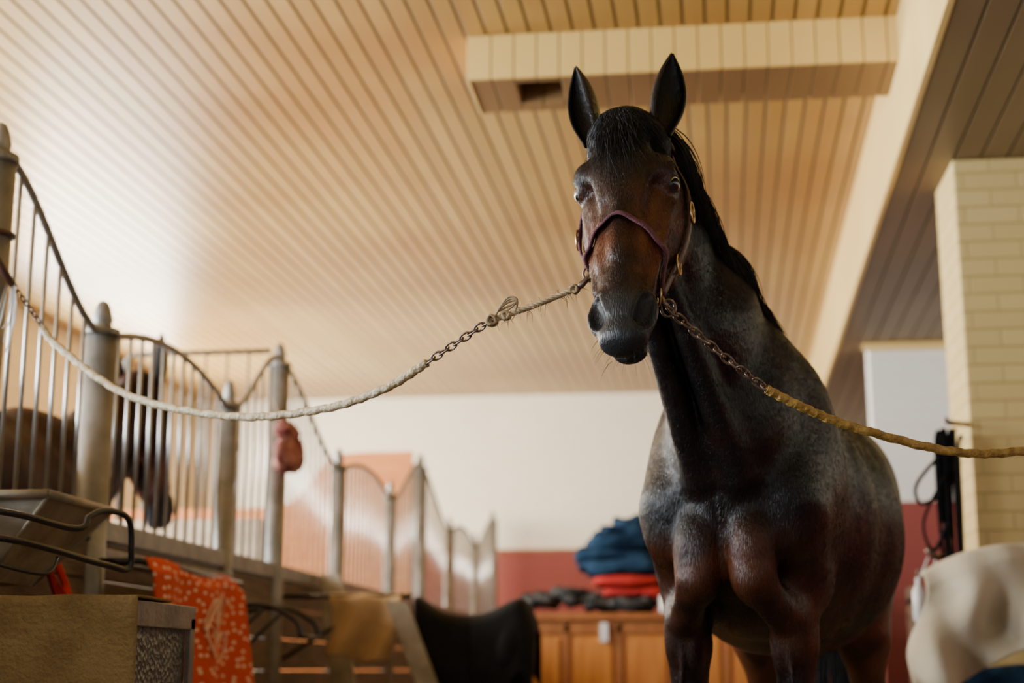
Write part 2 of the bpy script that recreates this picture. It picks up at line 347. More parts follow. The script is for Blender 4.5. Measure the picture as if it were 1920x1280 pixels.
# ------------------------------------------------------------------ SDF horse
class SDF:
    def __init__(s,xs,ys,zs):
        s.a=[xs.astype(np.float32),ys.astype(np.float32),zs.astype(np.float32)]
        s.D=np.full((len(xs),len(ys),len(zs)),.5,np.float32)
    def loc(s,lo,hi):
        sl=[]
        for i in range(3):
            i0=max(0,np.searchsorted(s.a[i],lo[i])-1); i1=min(len(s.a[i]),np.searchsorted(s.a[i],hi[i])+1)
            if i1<=i0: return None,None
            sl.append(slice(i0,i1))
        return tuple(sl),(s.a[0][sl[0]][:,None,None],s.a[1][sl[1]][None,:,None],s.a[2][sl[2]][None,None,:])
    def comb(s,sl,d,k,sub):
        a=s.D[sl]
        if sub:
            h=np.maximum(k-np.abs(a+d),0)/k; s.D[sl]=np.maximum(a,-d)+h*h*k*.25
        else:
            h=np.maximum(k-np.abs(a-d),0)/k; s.D[sl]=np.minimum(a,d)-h*h*k*.25
    def seg(s,A,Bp,lat,ra,rb,k=.04,sub=False,cap=None):
        A=V(A);Bp=V(Bp);lat=V(lat).normalized(); ax=Bp-A; L=ax.length; ax.normalize()
        lat=(lat-ax*lat.dot(ax)).normalized(); dep=ax.cross(lat)
        m=max(*ra,*rb)+.08
        lo=[min(A[i],Bp[i])-m for i in range(3)]; hi=[max(A[i],Bp[i])+m for i in range(3)]
        sl,g=s.loc(lo,hi)
        if sl is None: return
        x,y,z=g[0]-A.x,g[1]-A.y,g[2]-A.z
        tt=x*ax.x+y*ax.y+z*ax.z; t=np.clip(tt/L,0,1); mm=tt-t*L
        l=x*lat.x+y*lat.y+z*lat.z; d=x*dep.x+y*dep.y+z*dep.z
        t=t*t*(3-2*t)*.5+t*.5
        w=ra[0]+(rb[0]-ra[0])*t; e=ra[1]+(rb[1]-ra[1])*t; c=np.minimum(w,e) if cap is None else cap
        k0=np.sqrt((l/w)**2+(d/e)**2+(mm/c)**2); k1=np.sqrt((l/w**2)**2+(d/e**2)**2+(mm/c**2)**2)+1e-6
        s.comb(sl,k0*(k0-1)/k1,k,sub)
    def ell(s,C,ax,r,k=.04,sub=False):
        C=V(C); m=max(r)+.08
        sl,g=s.loc([C[i]-m for i in range(3)],[C[i]+m for i in range(3)])
        if sl is None: return
        x,y,z=g[0]-C.x,g[1]-C.y,g[2]-C.z
        q=[x*a[0]+y*a[1]+z*a[2] for a in ax]
        k0=np.sqrt(sum((q[i]/r[i])**2 for i in range(3))); k1=np.sqrt(sum((q[i]/r[i]**2)**2 for i in range(3)))+1e-6
        s.comb(sl,k0*(k0-1)/k1,k,sub)
    def mesh(s):
        D=s.D; S=D<0; nx,ny,nz=D.shape
        cnt=np.zeros((nx-1,ny-1,nz-1),np.int8)
        for a in (0,1):
            for b_ in (0,1):
                for c in (0,1): cnt+=S[a:nx-1+a,b_:ny-1+b_,c:nz-1+c]
        act=(cnt>0)&(cnt<8); idx=np.full(act.shape,-1,np.int32); I,J,K=np.nonzero(act); idx[I,J,K]=np.arange(len(I))
        acc=np.zeros((len(I),3)); num=np.zeros(len(I))
        cr=[(a,b_,c) for a in (0,1) for b_ in (0,1) for c in (0,1)]
        for p in cr:
            for ax in range(3):
                if p[ax]: continue
                q=list(p); q[ax]=1
                v0=D[I+p[0],J+p[1],K+p[2]]; v1=D[I+q[0],J+q[1],K+q[2]]
                mk=(v0<0)!=(v1<0); t=np.where(mk,v0/np.where(mk,v0-v1,1),0)
                P0=np.stack([s.a[0][I+p[0]],s.a[1][J+p[1]],s.a[2][K+p[2]]],1); P1=np.stack([s.a[0][I+q[0]],s.a[1][J+q[1]],s.a[2][K+q[2]]],1)
                acc+=(P0+(P1-P0)*t[:,None])*mk[:,None]; num+=mk
        Vs=acc/num[:,None]; F=[]
        def quads(A,Bm,cells):
            mk=A!=Bm; i,j,k=np.nonzero(mk); q=np.stack([idx[i+c[0],j+c[1],k+c[2]] for c in cells],1)
            fl=~A[i,j,k]; q[fl]=q[fl][:,::-1]; F.append(q)
        quads(S[:-1,1:-1,1:-1],S[1:,1:-1,1:-1],[(0,0,0),(0,1,0),(0,1,1),(0,0,1)])
        quads(S[1:-1,:-1,1:-1],S[1:-1,1:,1:-1],[(0,0,0),(0,0,1),(1,0,1),(1,0,0)])
        quads(S[1:-1,1:-1,:-1],S[1:-1,1:-1,1:],[(0,0,0),(1,0,0),(1,1,0),(0,1,0)])
        return Vs,np.concatenate(F)
def graded(parts):
    out=[]
    for a,c,st in parts: out.append(np.arange(a,c-1e-6,st))
    return np.concatenate(out)
def coat_material(name,rough,spec=.30,bumps=True):
    m,nt,b=new_mat(name)
    at=nt.nodes.new('ShaderNodeAttribute'); at.attribute_name='Col'
    nt.links.new(at.outputs['Color'],b.inputs['Base Color'])
    b.inputs['Roughness'].default_value=rough; b.inputs['Specular IOR Level'].default_value=spec
    tc=nt.nodes.new('ShaderNodeTexCoord')
    n3=nt.nodes.new('ShaderNodeTexNoise'); n3.inputs['Scale'].default_value=7; n3.inputs['Detail'].default_value=4; nt.links.new(tc.outputs['Object'],n3.inputs['Vector'])
    mr=nt.nodes.new('ShaderNodeMapRange'); mr.inputs['From Min'].default_value=.3; mr.inputs['From Max'].default_value=.7; mr.inputs['To Min'].default_value=rough-.06; mr.inputs['To Max'].default_value=rough+.12
    nt.links.new(n3.outputs['Fac'],mr.inputs['Value']); nt.links.new(mr.outputs[0],b.inputs['Roughness'])
    if not bumps: return m
    n=nt.nodes.new('ShaderNodeTexNoise'); n.inputs['Scale'].default_value=330; n.inputs['Detail'].default_value=3
    mp=nt.nodes.new('ShaderNodeMapping'); mp.inputs['Scale'].default_value=(1,1,.16); nt.links.new(tc.outputs['Object'],mp.inputs['Vector']); nt.links.new(mp.outputs[0],n.inputs['Vector'])
    n2=nt.nodes.new('ShaderNodeTexNoise'); n2.inputs['Scale'].default_value=13; n2.inputs['Detail'].default_value=3; nt.links.new(tc.outputs['Object'],n2.inputs['Vector'])
    bp=nt.nodes.new('ShaderNodeBump'); bp.inputs['Strength'].default_value=.7; bp.inputs['Distance'].default_value=.0035
    bp2=nt.nodes.new('ShaderNodeBump'); bp2.inputs['Strength'].default_value=.5; bp2.inputs['Distance'].default_value=.018
    nt.links.new(n.outputs['Fac'],bp.inputs['Height']); nt.links.new(n2.outputs['Fac'],bp2.inputs['Height'])
    nt.links.new(bp2.outputs['Normal'],bp.inputs['Normal']); nt.links.new(bp.outputs['Normal'],b.inputs['Normal'])
    return m
class Horse:
    def __init__(s,name,O,theta,poll,h,slope,neck,grid,coat,black,brown,basebrown,shear=0.0):
        s.O=O; c,sn=math.cos(theta),math.sin(theta)
        W=lambda u,v,z: V((O[0]+u*c+v*sn,O[1]-u*sn+v*c,z)); s.W=W
        U=V((c,-sn,0)); Bk=V((sn,c,0)); Z=V((0,0,1)); AX=(U,Bk,Z)
        hh=V((h[0],h[1],0)).normalized()
        L=(hh*slope+V((0,0,-math.sqrt(1-slope**2)))).normalized(); N=(hh*math.sqrt(1-slope**2)+V((0,0,slope))).normalized(); T=V((-hh.y,hh.x,0))
        L=(L+T*shear).normalized()
        SW,SC=1.15,.985
        P=V(poll); Hd=lambda l,n,q: P+T*(l*SW)+N*(n*SC)+L*(q*SC)
        s.L,s.N,s.T,s.P,s.Hd=L,N,T,P,Hd
        g=SDF(*grid)
        tr=[((0,-.04,1.24),.185,.25),((0,.15,1.25),.235,.345),((0,.45,1.22),.285,.355),((0,.85,1.21),.32,.35),((0,1.15,1.27),.28,.31),((0,1.36,1.28),.23,.27)]
        for (a,wa,da),(b_,wb,db) in zip(tr,tr[1:]): g.seg(W(*a),W(*b_),U,(wa,da),(wb,db),.10)
        g.seg(W(0,.10,1.57),W(0,.5,1.52),U,(.07,.10),(.06,.09),.12)
        for (a,wa,da),(b_,wb,db) in zip(neck,neck[1:]): g.seg(a,b_,U,(wa,da),(wb,db),.08)
        c1=V(neck[2][0])+Bk*.10+Z*.05; c2=V(neck[3][0])+Bk*.13+Z*.10
        g.seg(c1,c2,U,(.085,.10),(.115,.12),.09); g.seg(c2,W(.0,.26,1.55),U,(.115,.12),(.10,.11),.11)
        for sg in (-1,1):
            jaw=Hd(sg*.03,-.24,.26)
            g.seg(jaw,W(sg*.050,-.21,1.27),U,(.022,.028),(.040,.045),.028)
            g.seg(W(sg*.13,.22,1.50),W(sg*.160,-.05,1.18),U,(.085,.14),(.078,.12),.09)
            g.ell(W(sg*.145,-.10,1.19),AX,(.070,.075,.12),.045)
            g.seg(W(sg*.150,-.10,1.13),W(sg*.158,.12,1.02),U,(.060,.070),(.066,.09),.035)
            g.ell(W(sg*.064,-.175,1.08),AX,(.066,.066,.120),.026)
            g.seg(W(sg*.07,-.20,1.02),W(sg*.126,-.08,.93),U,(.040,.048),(.044,.053),.03)
            g.seg(W(sg*.140,.03,1.04),W(sg*.138,.0,.86),U,(.072,.12),(.053,.080),.04)
            g.seg(W(sg*.138,.0,.86),W(sg*.134,-.015,.55),U,(.051,.078),(.037,.044),.03)
            g.ell(W(sg*.152,-.050,.90),AX,(.034,.046,.10),.016)
            g.ell(W(sg*.112,-.054,.87),AX,(.028,.042,.095),.014)
            g.seg(W(sg*.128,-.095,.99),W(sg*.142,-.085,.72),U,(.007,.007),(.006,.006),.012)
            g.ell(W(sg*.136,-.02,.50),AX,(.045,.047,.06),.03)
            g.seg(W(sg*.136,-.005,.46),W(sg*.136,.0,.22),U,(.027,.035),(.027,.034),.02)
            g.ell(W(sg*.136,.0,.19),AX,(.038,.043,.04),.025)
            g.seg(W(sg*.136,-.01,.17),W(sg*.136,-.05,.09),U,(.031,.033),(.036,.038),.02)
            g.seg(W(sg*.136,-.045,.085),W(sg*.136,-.065,.0),U,(.043,.046),(.057,.062),.01)
            g.ell(W(sg*.12,1.18,1.38),AX,(.17,.30,.22),.08)
            g.seg(W(sg*.155,1.26,1.22),W(sg*.17,1.16,.90),U,(.125,.24),(.085,.13),.08)
            g.seg(W(sg*.17,1.14,.90),W(sg*.165,1.36,.58),U,(.068,.10),(.038,.05),.04)
            g.ell(W(sg*.165,1.38,.56),AX,(.042,.058,.07),.03)
            g.seg(W(sg*.165,1.375,.52),W(sg*.165,1.33,.22),U,(.031,.038),(.03,.035),.02)
            g.ell(W(sg*.165,1.33,.19),AX,(.04,.045,.04),.025)
            g.seg(W(sg*.165,1.32,.17),W(sg*.165,1.27,.09),U,(.032,.034),(.037,.038),.02)
            g.seg(W(sg*.165,1.27,.085),W(sg*.165,1.245,.0),U,(.044,.047),(.056,.061),.01)
        g.seg(W(0,-.265,1.22),W(0,-.235,1.0),U,(.006,.022),(.008,.03),.03,sub=True)
        HX=(T,N,L)
        hs_=lambda A,Bq,ra,rb,k=.03,sub=False: g.seg(Hd(*A),Hd(*Bq),T,(ra[0]*SW,ra[1]*SC),(rb[0]*SW,rb[1]*SC),k,sub)
        he_=lambda C,r,k=.03,sub=False: g.ell(Hd(*C),HX,(r[0]*SW,r[1]*SC,r[2]*SC),k,sub)
        hs_((0,-.085,.03),(0,-.10,.19),(.070,.082),(.086,.098),.04)
        hs_((0,-.09,.19),(0,-.072,.42),(.084,.085),(.060,.066))
        hs_((0,-.04,.10),(0,-.026,.42),(.060,.034),(.030,.022),.03)
        hs_((0,-.068,.42),(0,-.058,.59),(.058,.062),(.050,.052))
        hs_((0,-.055,.58),(0,-.055,.650),(.055,.050),(.045,.040))
        he_((0,-.04,.655),(.038,.028,.024))
        hs_((0,-.118,.50),(0,-.108,.648),(.032,.030),(.034,.028),.02)
        for sg in (-1,1):
            he_((sg*.067,-.175,.24),(.042,.095,.140),.035)
            hs_((sg*.056,-.17,.28),(sg*.028,-.115,.50),(.031,.07),(.018,.03))
            hs_((sg*.083,-.092,.245),(sg*.062,-.083,.42),(.013,.012),(.008,.008),.014)
            he_((sg*.080,-.052,.165),(.025,.026,.034))
            he_((sg*.042,-.10,.05),(.045,.05,.06),.04)
            he_((sg*.070,-.060,.095),(.022,.020,.028),.03,sub=True)
            hs_((sg*.072,-.044,.225),(sg*.058,-.034,.31),(.012,.010),(.010,.010),.03,sub=True)
            he_((sg*.043,-.040,.590),(.025,.032,.050),.02)
            hs_((sg*.054,-.018,.566),(sg*.046,-.020,.616),(.015,.021),(.019,.024),.010,sub=True)
            g.ell(Hd(sg*.089,-.078,.196),HX,(.027,.030,.027),.014)
            g.ell(Hd(sg*.110,-.074,.199),HX,(.022,.024,.0155),.006,sub=True)
            hs_((sg*.096,-.050,.182),(sg*.099,-.096,.181),(.009,.008),(.007,.007),.010)
            hs_((sg*.032,.002,.30),(sg*.038,-.006,.47),(.006,.006),(.006,.006),.03,sub=True)
            hs_((sg*.070,-.075,.36),(sg*.054,-.050,.52),(.010,.010),(.008,.008),.015)
        g.seg(Hd(-.058,-.090,.650),Hd(.058,-.090,.650),L,(.045,.0035),(.045,.0035),.010,sub=True,cap=.02)
        g.D=np.maximum(g.D,-(g.a[2][None,None,:]-.001)).astype(np.float32)
        Vs,F=g.mesh()
        ev=[];ef=[]
        def ear(sg,base,tip,face):
            base=V(base);tip=V(tip); ax=(tip-base); Ln=ax.length; ax.normalize(); f=V(face); f=(f-ax*f.dot(ax)).normalized(); sd=ax.cross(f)
            nt_=18; K=12; prof=[.026,.031,.037,.042,.0445,.045,.043,.039,.033,.025,.015,.004]
            off=len(ev)
            for i in range(nt_+1):
                t=i/nt_; q=t*(len(prof)-1); a=int(min(q,len(prof)-2)); w=prof[a]+(prof[a+1]-prof[a])*(q-a)
                c0=base+ax*(Ln*t)+T*(sg*.010*math.sin(math.pi*t))+f*(-.008*math.sin(math.pi*t))
                for k in range(K):
                    an=math.radians(-125+250*k/(K-1)); ev.append(c0+sd*(w*math.sin(an))-f*(w*.75*math.cos(an)))
                w2=max(w-.006,.0008)
                for k in reversed(range(K)):
                    an=math.radians(-120+240*k/(K-1)); ev.append(c0+sd*(w2*math.sin(an))-f*(w2*.72*math.cos(an)))
            M2=2*K
            for i in range(nt_):
                for k in range(M2):
                    k2=(k+1)%M2; ef.append([off+i*M2+k,off+i*M2+k2,off+(i+1)*M2+k2,off+(i+1)*M2+k])
        for sg in (-1,1):
            ear(sg,Hd(sg*.074,-.075,.035),Hd(sg*.108,-.045,-.205),N*.8+T*(sg*.65))
        nb=len(Vs); allv=np.concatenate([Vs,np.array([tuple(v) for v in ev])]); faces=F.tolist()+[[nb+i for i in f] for f in ef]
        me=bpy.data.meshes.new(name); me.from_pydata(allv.tolist(),[],faces); me.update()
        me.polygons.foreach_set('use_smooth',[True]*len(me.polygons))
        R=allv-np.array(P); q=R@np.array(L)/SC; l=(R@np.array(T))/SW-q*shear; n_=R@np.array(N)/SC
        D2=allv-np.array([O[0],O[1],0]); u=D2@np.array(U); v=D2@np.array(Bk); z=allv[:,2]
        inhead=(q>-.02)&(n_>-.30)&(n_<.1)&(np.abs(l)<.15)&(q<.75)
        gs=lambda x,m_,sd_: np.exp(-((x-m_)/sd_)**2)
        f=np.full(len(allv),basebrown)
        fh=gs(q,.40,.11)*np.clip(.10+np.abs(l)*18,0,1)*1.0+gs(q,.24,.10)*gs(n_,-.16,.09)*.30+gs(q,.27,.07)*gs(np.abs(l),.07,.03)*.4
        f=np.where(inhead,np.maximum(f*.5,fh),f)
        f2=.55*gs(z,.92,.11)*np.clip((.35+np.abs(u)*2),0,1)+.45*gs(z,1.06,.08)*gs(v,-.22,.10)+.55*gs(v,1.15,.35)*gs(z,.8,.18)
        f=np.where(inhead,f,np.maximum(f,f2)); f=np.where(z<.5,f*np.clip((z-.35)/.15,0,1),f)
        f[nb:]=0.0
        nz=np.array([noise.noise(V(p)*9)+.6*noise.noise(V(p)*22) for p in allv.tolist()]); f=np.clip(f*(1+1.1*nz)+.03*nz,0,1)
        col=np.array(black)[None,:]*(1-f[:,None])+np.array(brown)[None,:]*f[:,None]
        mz=np.clip((q-.53)/.05,0,1)*inhead; col=col*(1-mz[:,None])+np.array((.017,.018,.020))[None,:]*mz[:,None]
        col[(z<.085)]=(.03,.025,.02)
        s.col=col; s.V=allv; s.F=F; s.q=q; s.inh=inhead
        ca=me.color_attributes.new('Col','FLOAT_COLOR','POINT'); ca.data.foreach_set('color',np.concatenate([col,np.ones((len(col),1))],1).astype(np.float32).ravel())
        me.materials.append(coat); s.ob=bpy.data.objects.new(name,me); link(s.ob)
        s.bvh=BVHTree.FromPolygons(allv[:nb].tolist(),F.tolist())
        eb=B()
        for sg in (-1,1): eb.lathe(Hd(sg*.0900,-.0755,.199),[(.0250*math.cos(a_),.0250*math.sin(a_)) for a_ in [(-.5+i/14)*math.pi for i in range(15)]],20)
        eb.build('eyes',M_eye,s.ob)
    def out(s,p,d):
        loc,nm,_,dist=s.bvh.find_nearest(p)
        if loc is None: return p
        if (p-loc).dot(nm)<d: return loc+nm*d
        return p
    def fur(s,count,mat_):
        # short sleek coat: many tiny tapered hairs lying along the body
        Q=s.F; A,Bq,C,D=(s.V[Q[:,i]] for i in range(4)); n=np.cross(C-A,D-Bq); ar=np.linalg.norm(n,axis=1)+1e-12; n/=ar[:,None]
        ce=(A+Bq+C+D)/4; w=ar*(ce[:,2]>.78)*(ce[:,1]<4.9)
        hd=s.inh[Q[:,0]]; w=w*np.where(hd,1.8,1.0)*np.where(s.q[Q[:,0]]>.56,np.where(hd,.0,1),1)
        for sg in (-1,1):
            ec=np.array(s.Hd(sg*.095,-.0755,.199)); w=w*(np.linalg.norm(ce-ec,axis=1)>.034)
        w/=w.sum(); rng=np.random.default_rng(3); ix=rng.choice(len(Q),count,p=w)
        r1,r2=rng.random((count,1)),rng.random((count,1))
        p=(A[ix]*(1-r1)+Bq[ix]*r1)*(1-r2)+(D[ix]*(1-r1)+C[ix]*r1)*r2; nn=n[ix]
        d=np.stack([.25*np.sin(p[:,2]*9+p[:,1]*5)+rng.normal(0,.12,count),.30+.2*np.sin(p[:,0]*11)+rng.normal(0,.10,count),-np.ones(count)],1)
        d-=nn*(d*nn).sum(1)[:,None]; d/=np.linalg.norm(d,axis=1)[:,None]+1e-9
        sd=np.cross(d,nn)+nn*rng.normal(0,.28,(count,1)); sd/=np.linalg.norm(sd,axis=1)[:,None]
        ln=rng.uniform(.007,.013,(count,1))*np.where(hd[ix],.7,1)[:,None]; wd=rng.uniform(.0004,.0008,(count,1))
        base=p+nn*.0004; tip=p+d*ln+nn*ln*rng.uniform(.06,.16,(count,1))
        vs=np.empty((count,3,3)); vs[:,0]=base-sd*wd; vs[:,1]=base+sd*wd; vs[:,2]=tip
        me=bpy.data.meshes.new('short_coat_hair'); me.from_pydata(vs.reshape(-1,3).tolist(),[],np.arange(count*3).reshape(-1,3).tolist())
        col=s.col[Q[ix,0]]*rng.uniform(.6,1.5,(count,1)); col=np.repeat(np.concatenate([col,np.ones((count,1))],1),3,axis=0)
        ca=me.color_attributes.new('Col','FLOAT_COLOR','POINT'); ca.data.foreach_set('color',col.astype(np.float32).ravel())
        me.materials.append(mat_); me.update(); link(bpy.data.objects.new('short_coat_hair',me),s.ob)
M_eye,_nt,_b=new_mat('horse_eye'); _b.inputs['Base Color'].default_value=(.006,.004,.004,1); _b.inputs['Roughness'].default_value=.06; _b.inputs['Coat Weight'].default_value=.6
M_coat=coat_material('dark_bay_coat',.32,.27)
poll=(-.143,3.36,2.108); hdir=(-.225,-.974)
neck=[((-.115,3.47,2.0),.064,.088),((-.045,3.59,1.85),.080,.13),((.055,3.75,1.67),.104,.18),((.125,3.90,1.47),.150,.24),((.15,4.02,1.32),.19,.28)]
grid=(graded([(-.40,-.33,.012),(-.33,.13,.005),(.13,.42,.008),(.42,.95,.012)]),graded([(3.00,3.66,.005),(3.66,4.1,.008),(4.1,5.85,.012)]),graded([(-.012,.78,.012),(.78,1.32,.007),(1.32,2.19,.005)]))
hs=Horse('horse',(.125,3.95),math.radians(13),poll,hdir,.38,neck,grid,M_coat,(.0038,.0030,.0033),(.105,.030,.010),.035,shear=.09)
hs.fur(170000,coat_material('coat_hair',.36,.30,False))
M_hair=mat('black_horse_hair',(.004,.0035,.0035),(.008,.007,.0065),scale=30,rough=.5,spec=.3)
def strands(name,paths,r,parent,m=M_hair):
    bb=B()
    for p in paths:
        n=len(p); rr=[r*(1-.85*(i/(n-1))**1.5) for i in range(n)]; bb.tube(p,rr,4,flat=.6)
    return bb.build(name,m,parent)
ps=[]
for i in range(620):
    l0=random.gauss(-.004,.024); l0=max(-.055,min(.055,l0)); ln=random.uniform(.05,.12)+random.random()**3*.15; sp=random.gauss(0,.045)+l0*.6
    pts=[]
    for k in range(9):
        t=k/8; q=-.012+ln*t; l=l0+sp*t**1.6
        o,nm,_,_2=hs.bvh.ray_cast(hs.Hd(l,.3,max(q,.01)),-hs.N)
        base=o if o else hs.Hd(l,0,q)
        pts.append(base+hs.N*(.003+.014*math.sin(math.pi*min(1,t*1.1))*random.uniform(.2,1))+hs.L*(min(q,0)))
    ps.append(pts)
strands('forelock',ps,.0014,hs.ob)
crest=[V((-.122,3.47,2.10)),V((-.085,3.57,2.06)),V((-.015,3.73,1.98)),V((.055,3.88,1.86)),V((.11,4.02,1.74)),V((.15,4.15,1.67))]
def cr(t):
    q=t*(len(crest)-1); a=min(int(q),len(crest)-2); return crest[a].lerp(crest[a+1],q-a)
ps=[]
for i in range(2800):
    t=random.random()**1.15*.82; c0=hs.out(cr(t)+V((random.uniform(-.01,.015),0,-.02)),.002); ln=random.uniform(.18,.27)*(1-.25*t)
    pts=[c0]; side_=V((.95,-.30,0)); p=c0.copy(); w1=random.uniform(-.04,.04); th=random.random()
    for k in range(1,10):
        s_=k/9; d=side_*(1-s_)**1.5*1.15+V((0,0,.35*(1-s_)**3))+V((w1+.13,-.05,-1))*(.25+s_*.8)
        d.normalize(); p=p+d*(ln/9); p=hs.out(p,.005+.036*th*math.sin(math.pi*min(1,s_*.85+.15))); pts.append(p.copy())
    ps.append(pts)
strands('mane',ps,.0019,hs.ob)
ps=[]
for i in range(160):
    a=random.uniform(-.05,.05); pts=[]
    for k in range(9):
        t=k/8; pts.append(hs.W(a*(1+t*1.2),1.59+.10*math.sin(t*2.4)+random.uniform(-.01,.01)+a*.3,1.40-.85*t-random.random()*.02))
    ps.append(pts)
strands('tail',ps,.006,hs.ob)
ps=[]
for i in range(70):
    l=random.uniform(-.045,.045); q=random.uniform(.60,.68); n0=random.uniform(-.12,-.03)
    p0=hs.out(hs.Hd(l,n0,q),.0); d=(hs.T*(l*12)+hs.L*random.uniform(.3,1)+hs.N*random.uniform(-.1,.5)).normalized(); ln=random.uniform(.02,.06)
    ps.append([p0,p0+d*ln*.5,p0+d*ln+V((0,0,-.008))])
strands('whiskers',ps,.0005,hs.ob)
n2=[((-2.42,6.33,1.90),.06,.09),((-2.43,6.20,1.76),.07,.12),((-2.45,6.02,1.60),.085,.165),((-2.48,5.82,1.42),.12,.22),((-2.5,5.66,1.29),.165,.27)]
g2=(graded([(-2.95,-2.05,.016)]),graded([(3.9,7.05,.016)]),graded([(-.016,2.2,.016)]))
M_coat2=coat_material('brown_bay_coat',.6,.12)
h2=Horse('horse',(-2.5,5.70),math.radians(180),(-2.42,6.43,1.99),(.05,1),.45,n2,g2,M_coat2,(.006,.004,.0035),(.07,.018,.006),.30)
h2.ob.scale=(1.06,1.06,1.06); h2.ob.location=(-2.5*(1-1.06)-.04,5.70*(1-1.06)-.02,0)
# ------------------------------------------------------------------ halter
Hd=hs.Hd; T,N,L=hs.T,hs.N,hs.L
halter=empty('halter')
def around(Sd,Sv,a0,a1,n=60,off=.004):
    C=Hd(0,-.085,Sd+(Sv-Sd)*.42); e2=(Hd(0,0,Sd)-Hd(0,-.2,Sv)).normalized(); e1=T; W_=e1.cross(e2).normalized()
    P=[];O=[]
    for i in range(n+1):
        a=a0+(a1-a0)*i/n; d=e1*math.sin(a)+e2*math.cos(a)
        o,nm,_,_2=hs.bvh.ray_cast(C+d*.3,-d)
        if o is None: o=C+d*.07
        P.append(o+d*off); O.append(d)
    for _ in range(4): P=[P[0]]+[(P[i-1]+P[i]*2+P[i+1])/4 for i in range(1,n)]+[P[-1]]
    return P,[W_]*(n+1),O
def side(sg,n,s,off=.004):
    o,nm,_,_2=hs.bvh.ray_cast(Hd(sg*.35,n,s),-T*sg)
    if o is None: o=Hd(sg*.06,n,s)
    return o+T*(sg*off)
bb=B()
P_,W_,O_=around(.345,.53,-1.60,2.45,n=80,off=.006); bb.ribbon(P_,W_,O_,.026,.006)
bb.build('noseband',M_halter,halter)
ringL,ringR=P_[0],P_[-1]
bb=B()
P_,W_,O_=around(.365,.54,2.45,2*math.pi-1.60,off=.009); bb.ribbon(P_,W_,O_,.022,.004)
bb.build('chin_strap',M_hleath,halter)
bb=B()
def strap(sg,pts,w=.022,mi=0):
    P=[side(sg,*p) for p in pts]
    if sg>0: P=[ringR+T*.004]+P
    Q=[]
    for i in range(len(P)-1):
        for k in range(6): Q.append(P[i].lerp(P[i+1],k/6))
    Q.append(P[-1]); Q=[hs.out(p,.006) for p in Q]
    Wd=[]
    for i in range(len(Q)):
        t=(Q[min(i+1,len(Q)-1)]-Q[max(i-1,0)]).normalized(); Wd.append(t.cross(T*sg).normalized())
    bb.ribbon(Q,Wd,[T*sg]*len(Q),w,.005,mi)
for sg in (-1,1):
    strap(sg,[(-.12,.41),(-.14,.34),(-.15,.25),(-.15,.15),(-.135,.06)] if sg<0 else [(-.165,.37),(-.16,.25),(-.15,.15),(-.135,.06)],mi=0 if sg<0 else 1)
Q=[];n=14
for i in range(n+1):
    a=-1.35+2.7*i/n; Q.append(hs.out(Hd(.085*math.sin(a),-.13,.06-.07*math.cos(a)),.006))
bb.ribbon(Q,[N]*(n+1),[(q-Hd(0,-.13,.06)).normalized() for q in Q],.024,.005,1)
bb.build('cheek_and_crown_straps',[M_halter,M_hleath],halter)
def ring(bb,c,e1,e2,r1,r2,w,mi=0): bb.tube([c+e1*(r1*math.cos(2*math.pi*k/20))+e2*(r2*math.sin(2*math.pi*k/20)) for k in range(20)],w,6,mi,closed=True)
bb=B()
for c in (ringL,ringR):
    ring(bb,c,T*.3+N*.95,L,.022,.024,.0036)
for sg,q in ((1,(-.16,.22)),(-1,(-.15,.28)),(1,(-.165,.37))):
    c=side(sg,*q,off=.012); ring(bb,c,N,L,.019,.026,.0034); bb.tube([c-N*.017,c+N*.017],.0025,6)
bb.build('rings_and_buckles',M_brass,halter)
# ------------------------------------------------------------------ cross ties
def smooth_path(P,n):
    P=[V(p) for p in P]; out=[]
    m=len(P)-1
    for i in range(n+1):
        q=i/n*m; a=min(int(q),m-1); t=q-a
        p0=P[max(a-1,0)];p1=P[a];p2=P[a+1];p3=P[min(a+2,m)]
        out.append(.5*((2*p1)+(-p0+p2)*t+(2*p0-5*p1+4*p2-p3)*t*t+(-p0+3*p1-3*p2+p3)*t**3))
    return out
def chain(bb,A,Bp,link_l=.034,sag=0,mi=0,w=.0034):
    A=V(A);Bp=V(Bp); Ln=(Bp-A).length; n=max(2,int(round(Ln/(link_l*.74)))); ax=(Bp-A).normalized()
    s1=ax.cross(V((0,0,1))).normalized(); s2=s1.cross(ax)
    for i in range(n):
        c=A.lerp(Bp,(i+.5)/n)-V((0,0,sag*math.sin(math.pi*(i+.5)/n))); e=s1*.7+s2*.7 if i%2 else s1*.7-s2*.7
        pts=[]
        for k in range(16):
            a=2*math.pi*k/16; pts.append(c+ax*(math.cos(a)*link_l*.5)+e*(math.copysign(abs(math.sin(a))**.8,math.sin(a))*link_l*.28))
        bb.tube(pts,w,6,mi,closed=True)
def hose(name,P,r,m,parent,seed=0):
    path=smooth_path(P,260); bb=B()
    bb.tube(path,r,12,mod=lambda i,a: 1+.10*math.sin(a*1+i*.62)+.05*math.sin(i*1.4+seed))
    bb.build(name,m,parent)
tieL=empty('cross_tie')
P=[(-1.86,4.06,1.775),(-1.789,4.015,1.707),(-1.518,3.87,1.534),(-1.171,3.69,1.438),(-.896,3.545,1.425),(-.72,3.455,1.455),(-.604,3.39,1.504)]
hose('hose_rope',P,.0105,M_hose,tieL)
bb=B(); chain(bb,(-.604,3.39,1.504),(-.44,3.30,1.582),link_l=.030,w=.0028)
chain(bb,(-1.95,4.04,1.90),(-1.86,4.06,1.775),link_l=.026,w=.0026)
cl=ringL+V((-.030,-.0,-.040))
bb.tube(smooth_path([ringL,ringL+V((-.010,-.004,-.022)),cl],8),[.006,.007,.0065,.006,.0065,.007,.008,.008,.006],8)
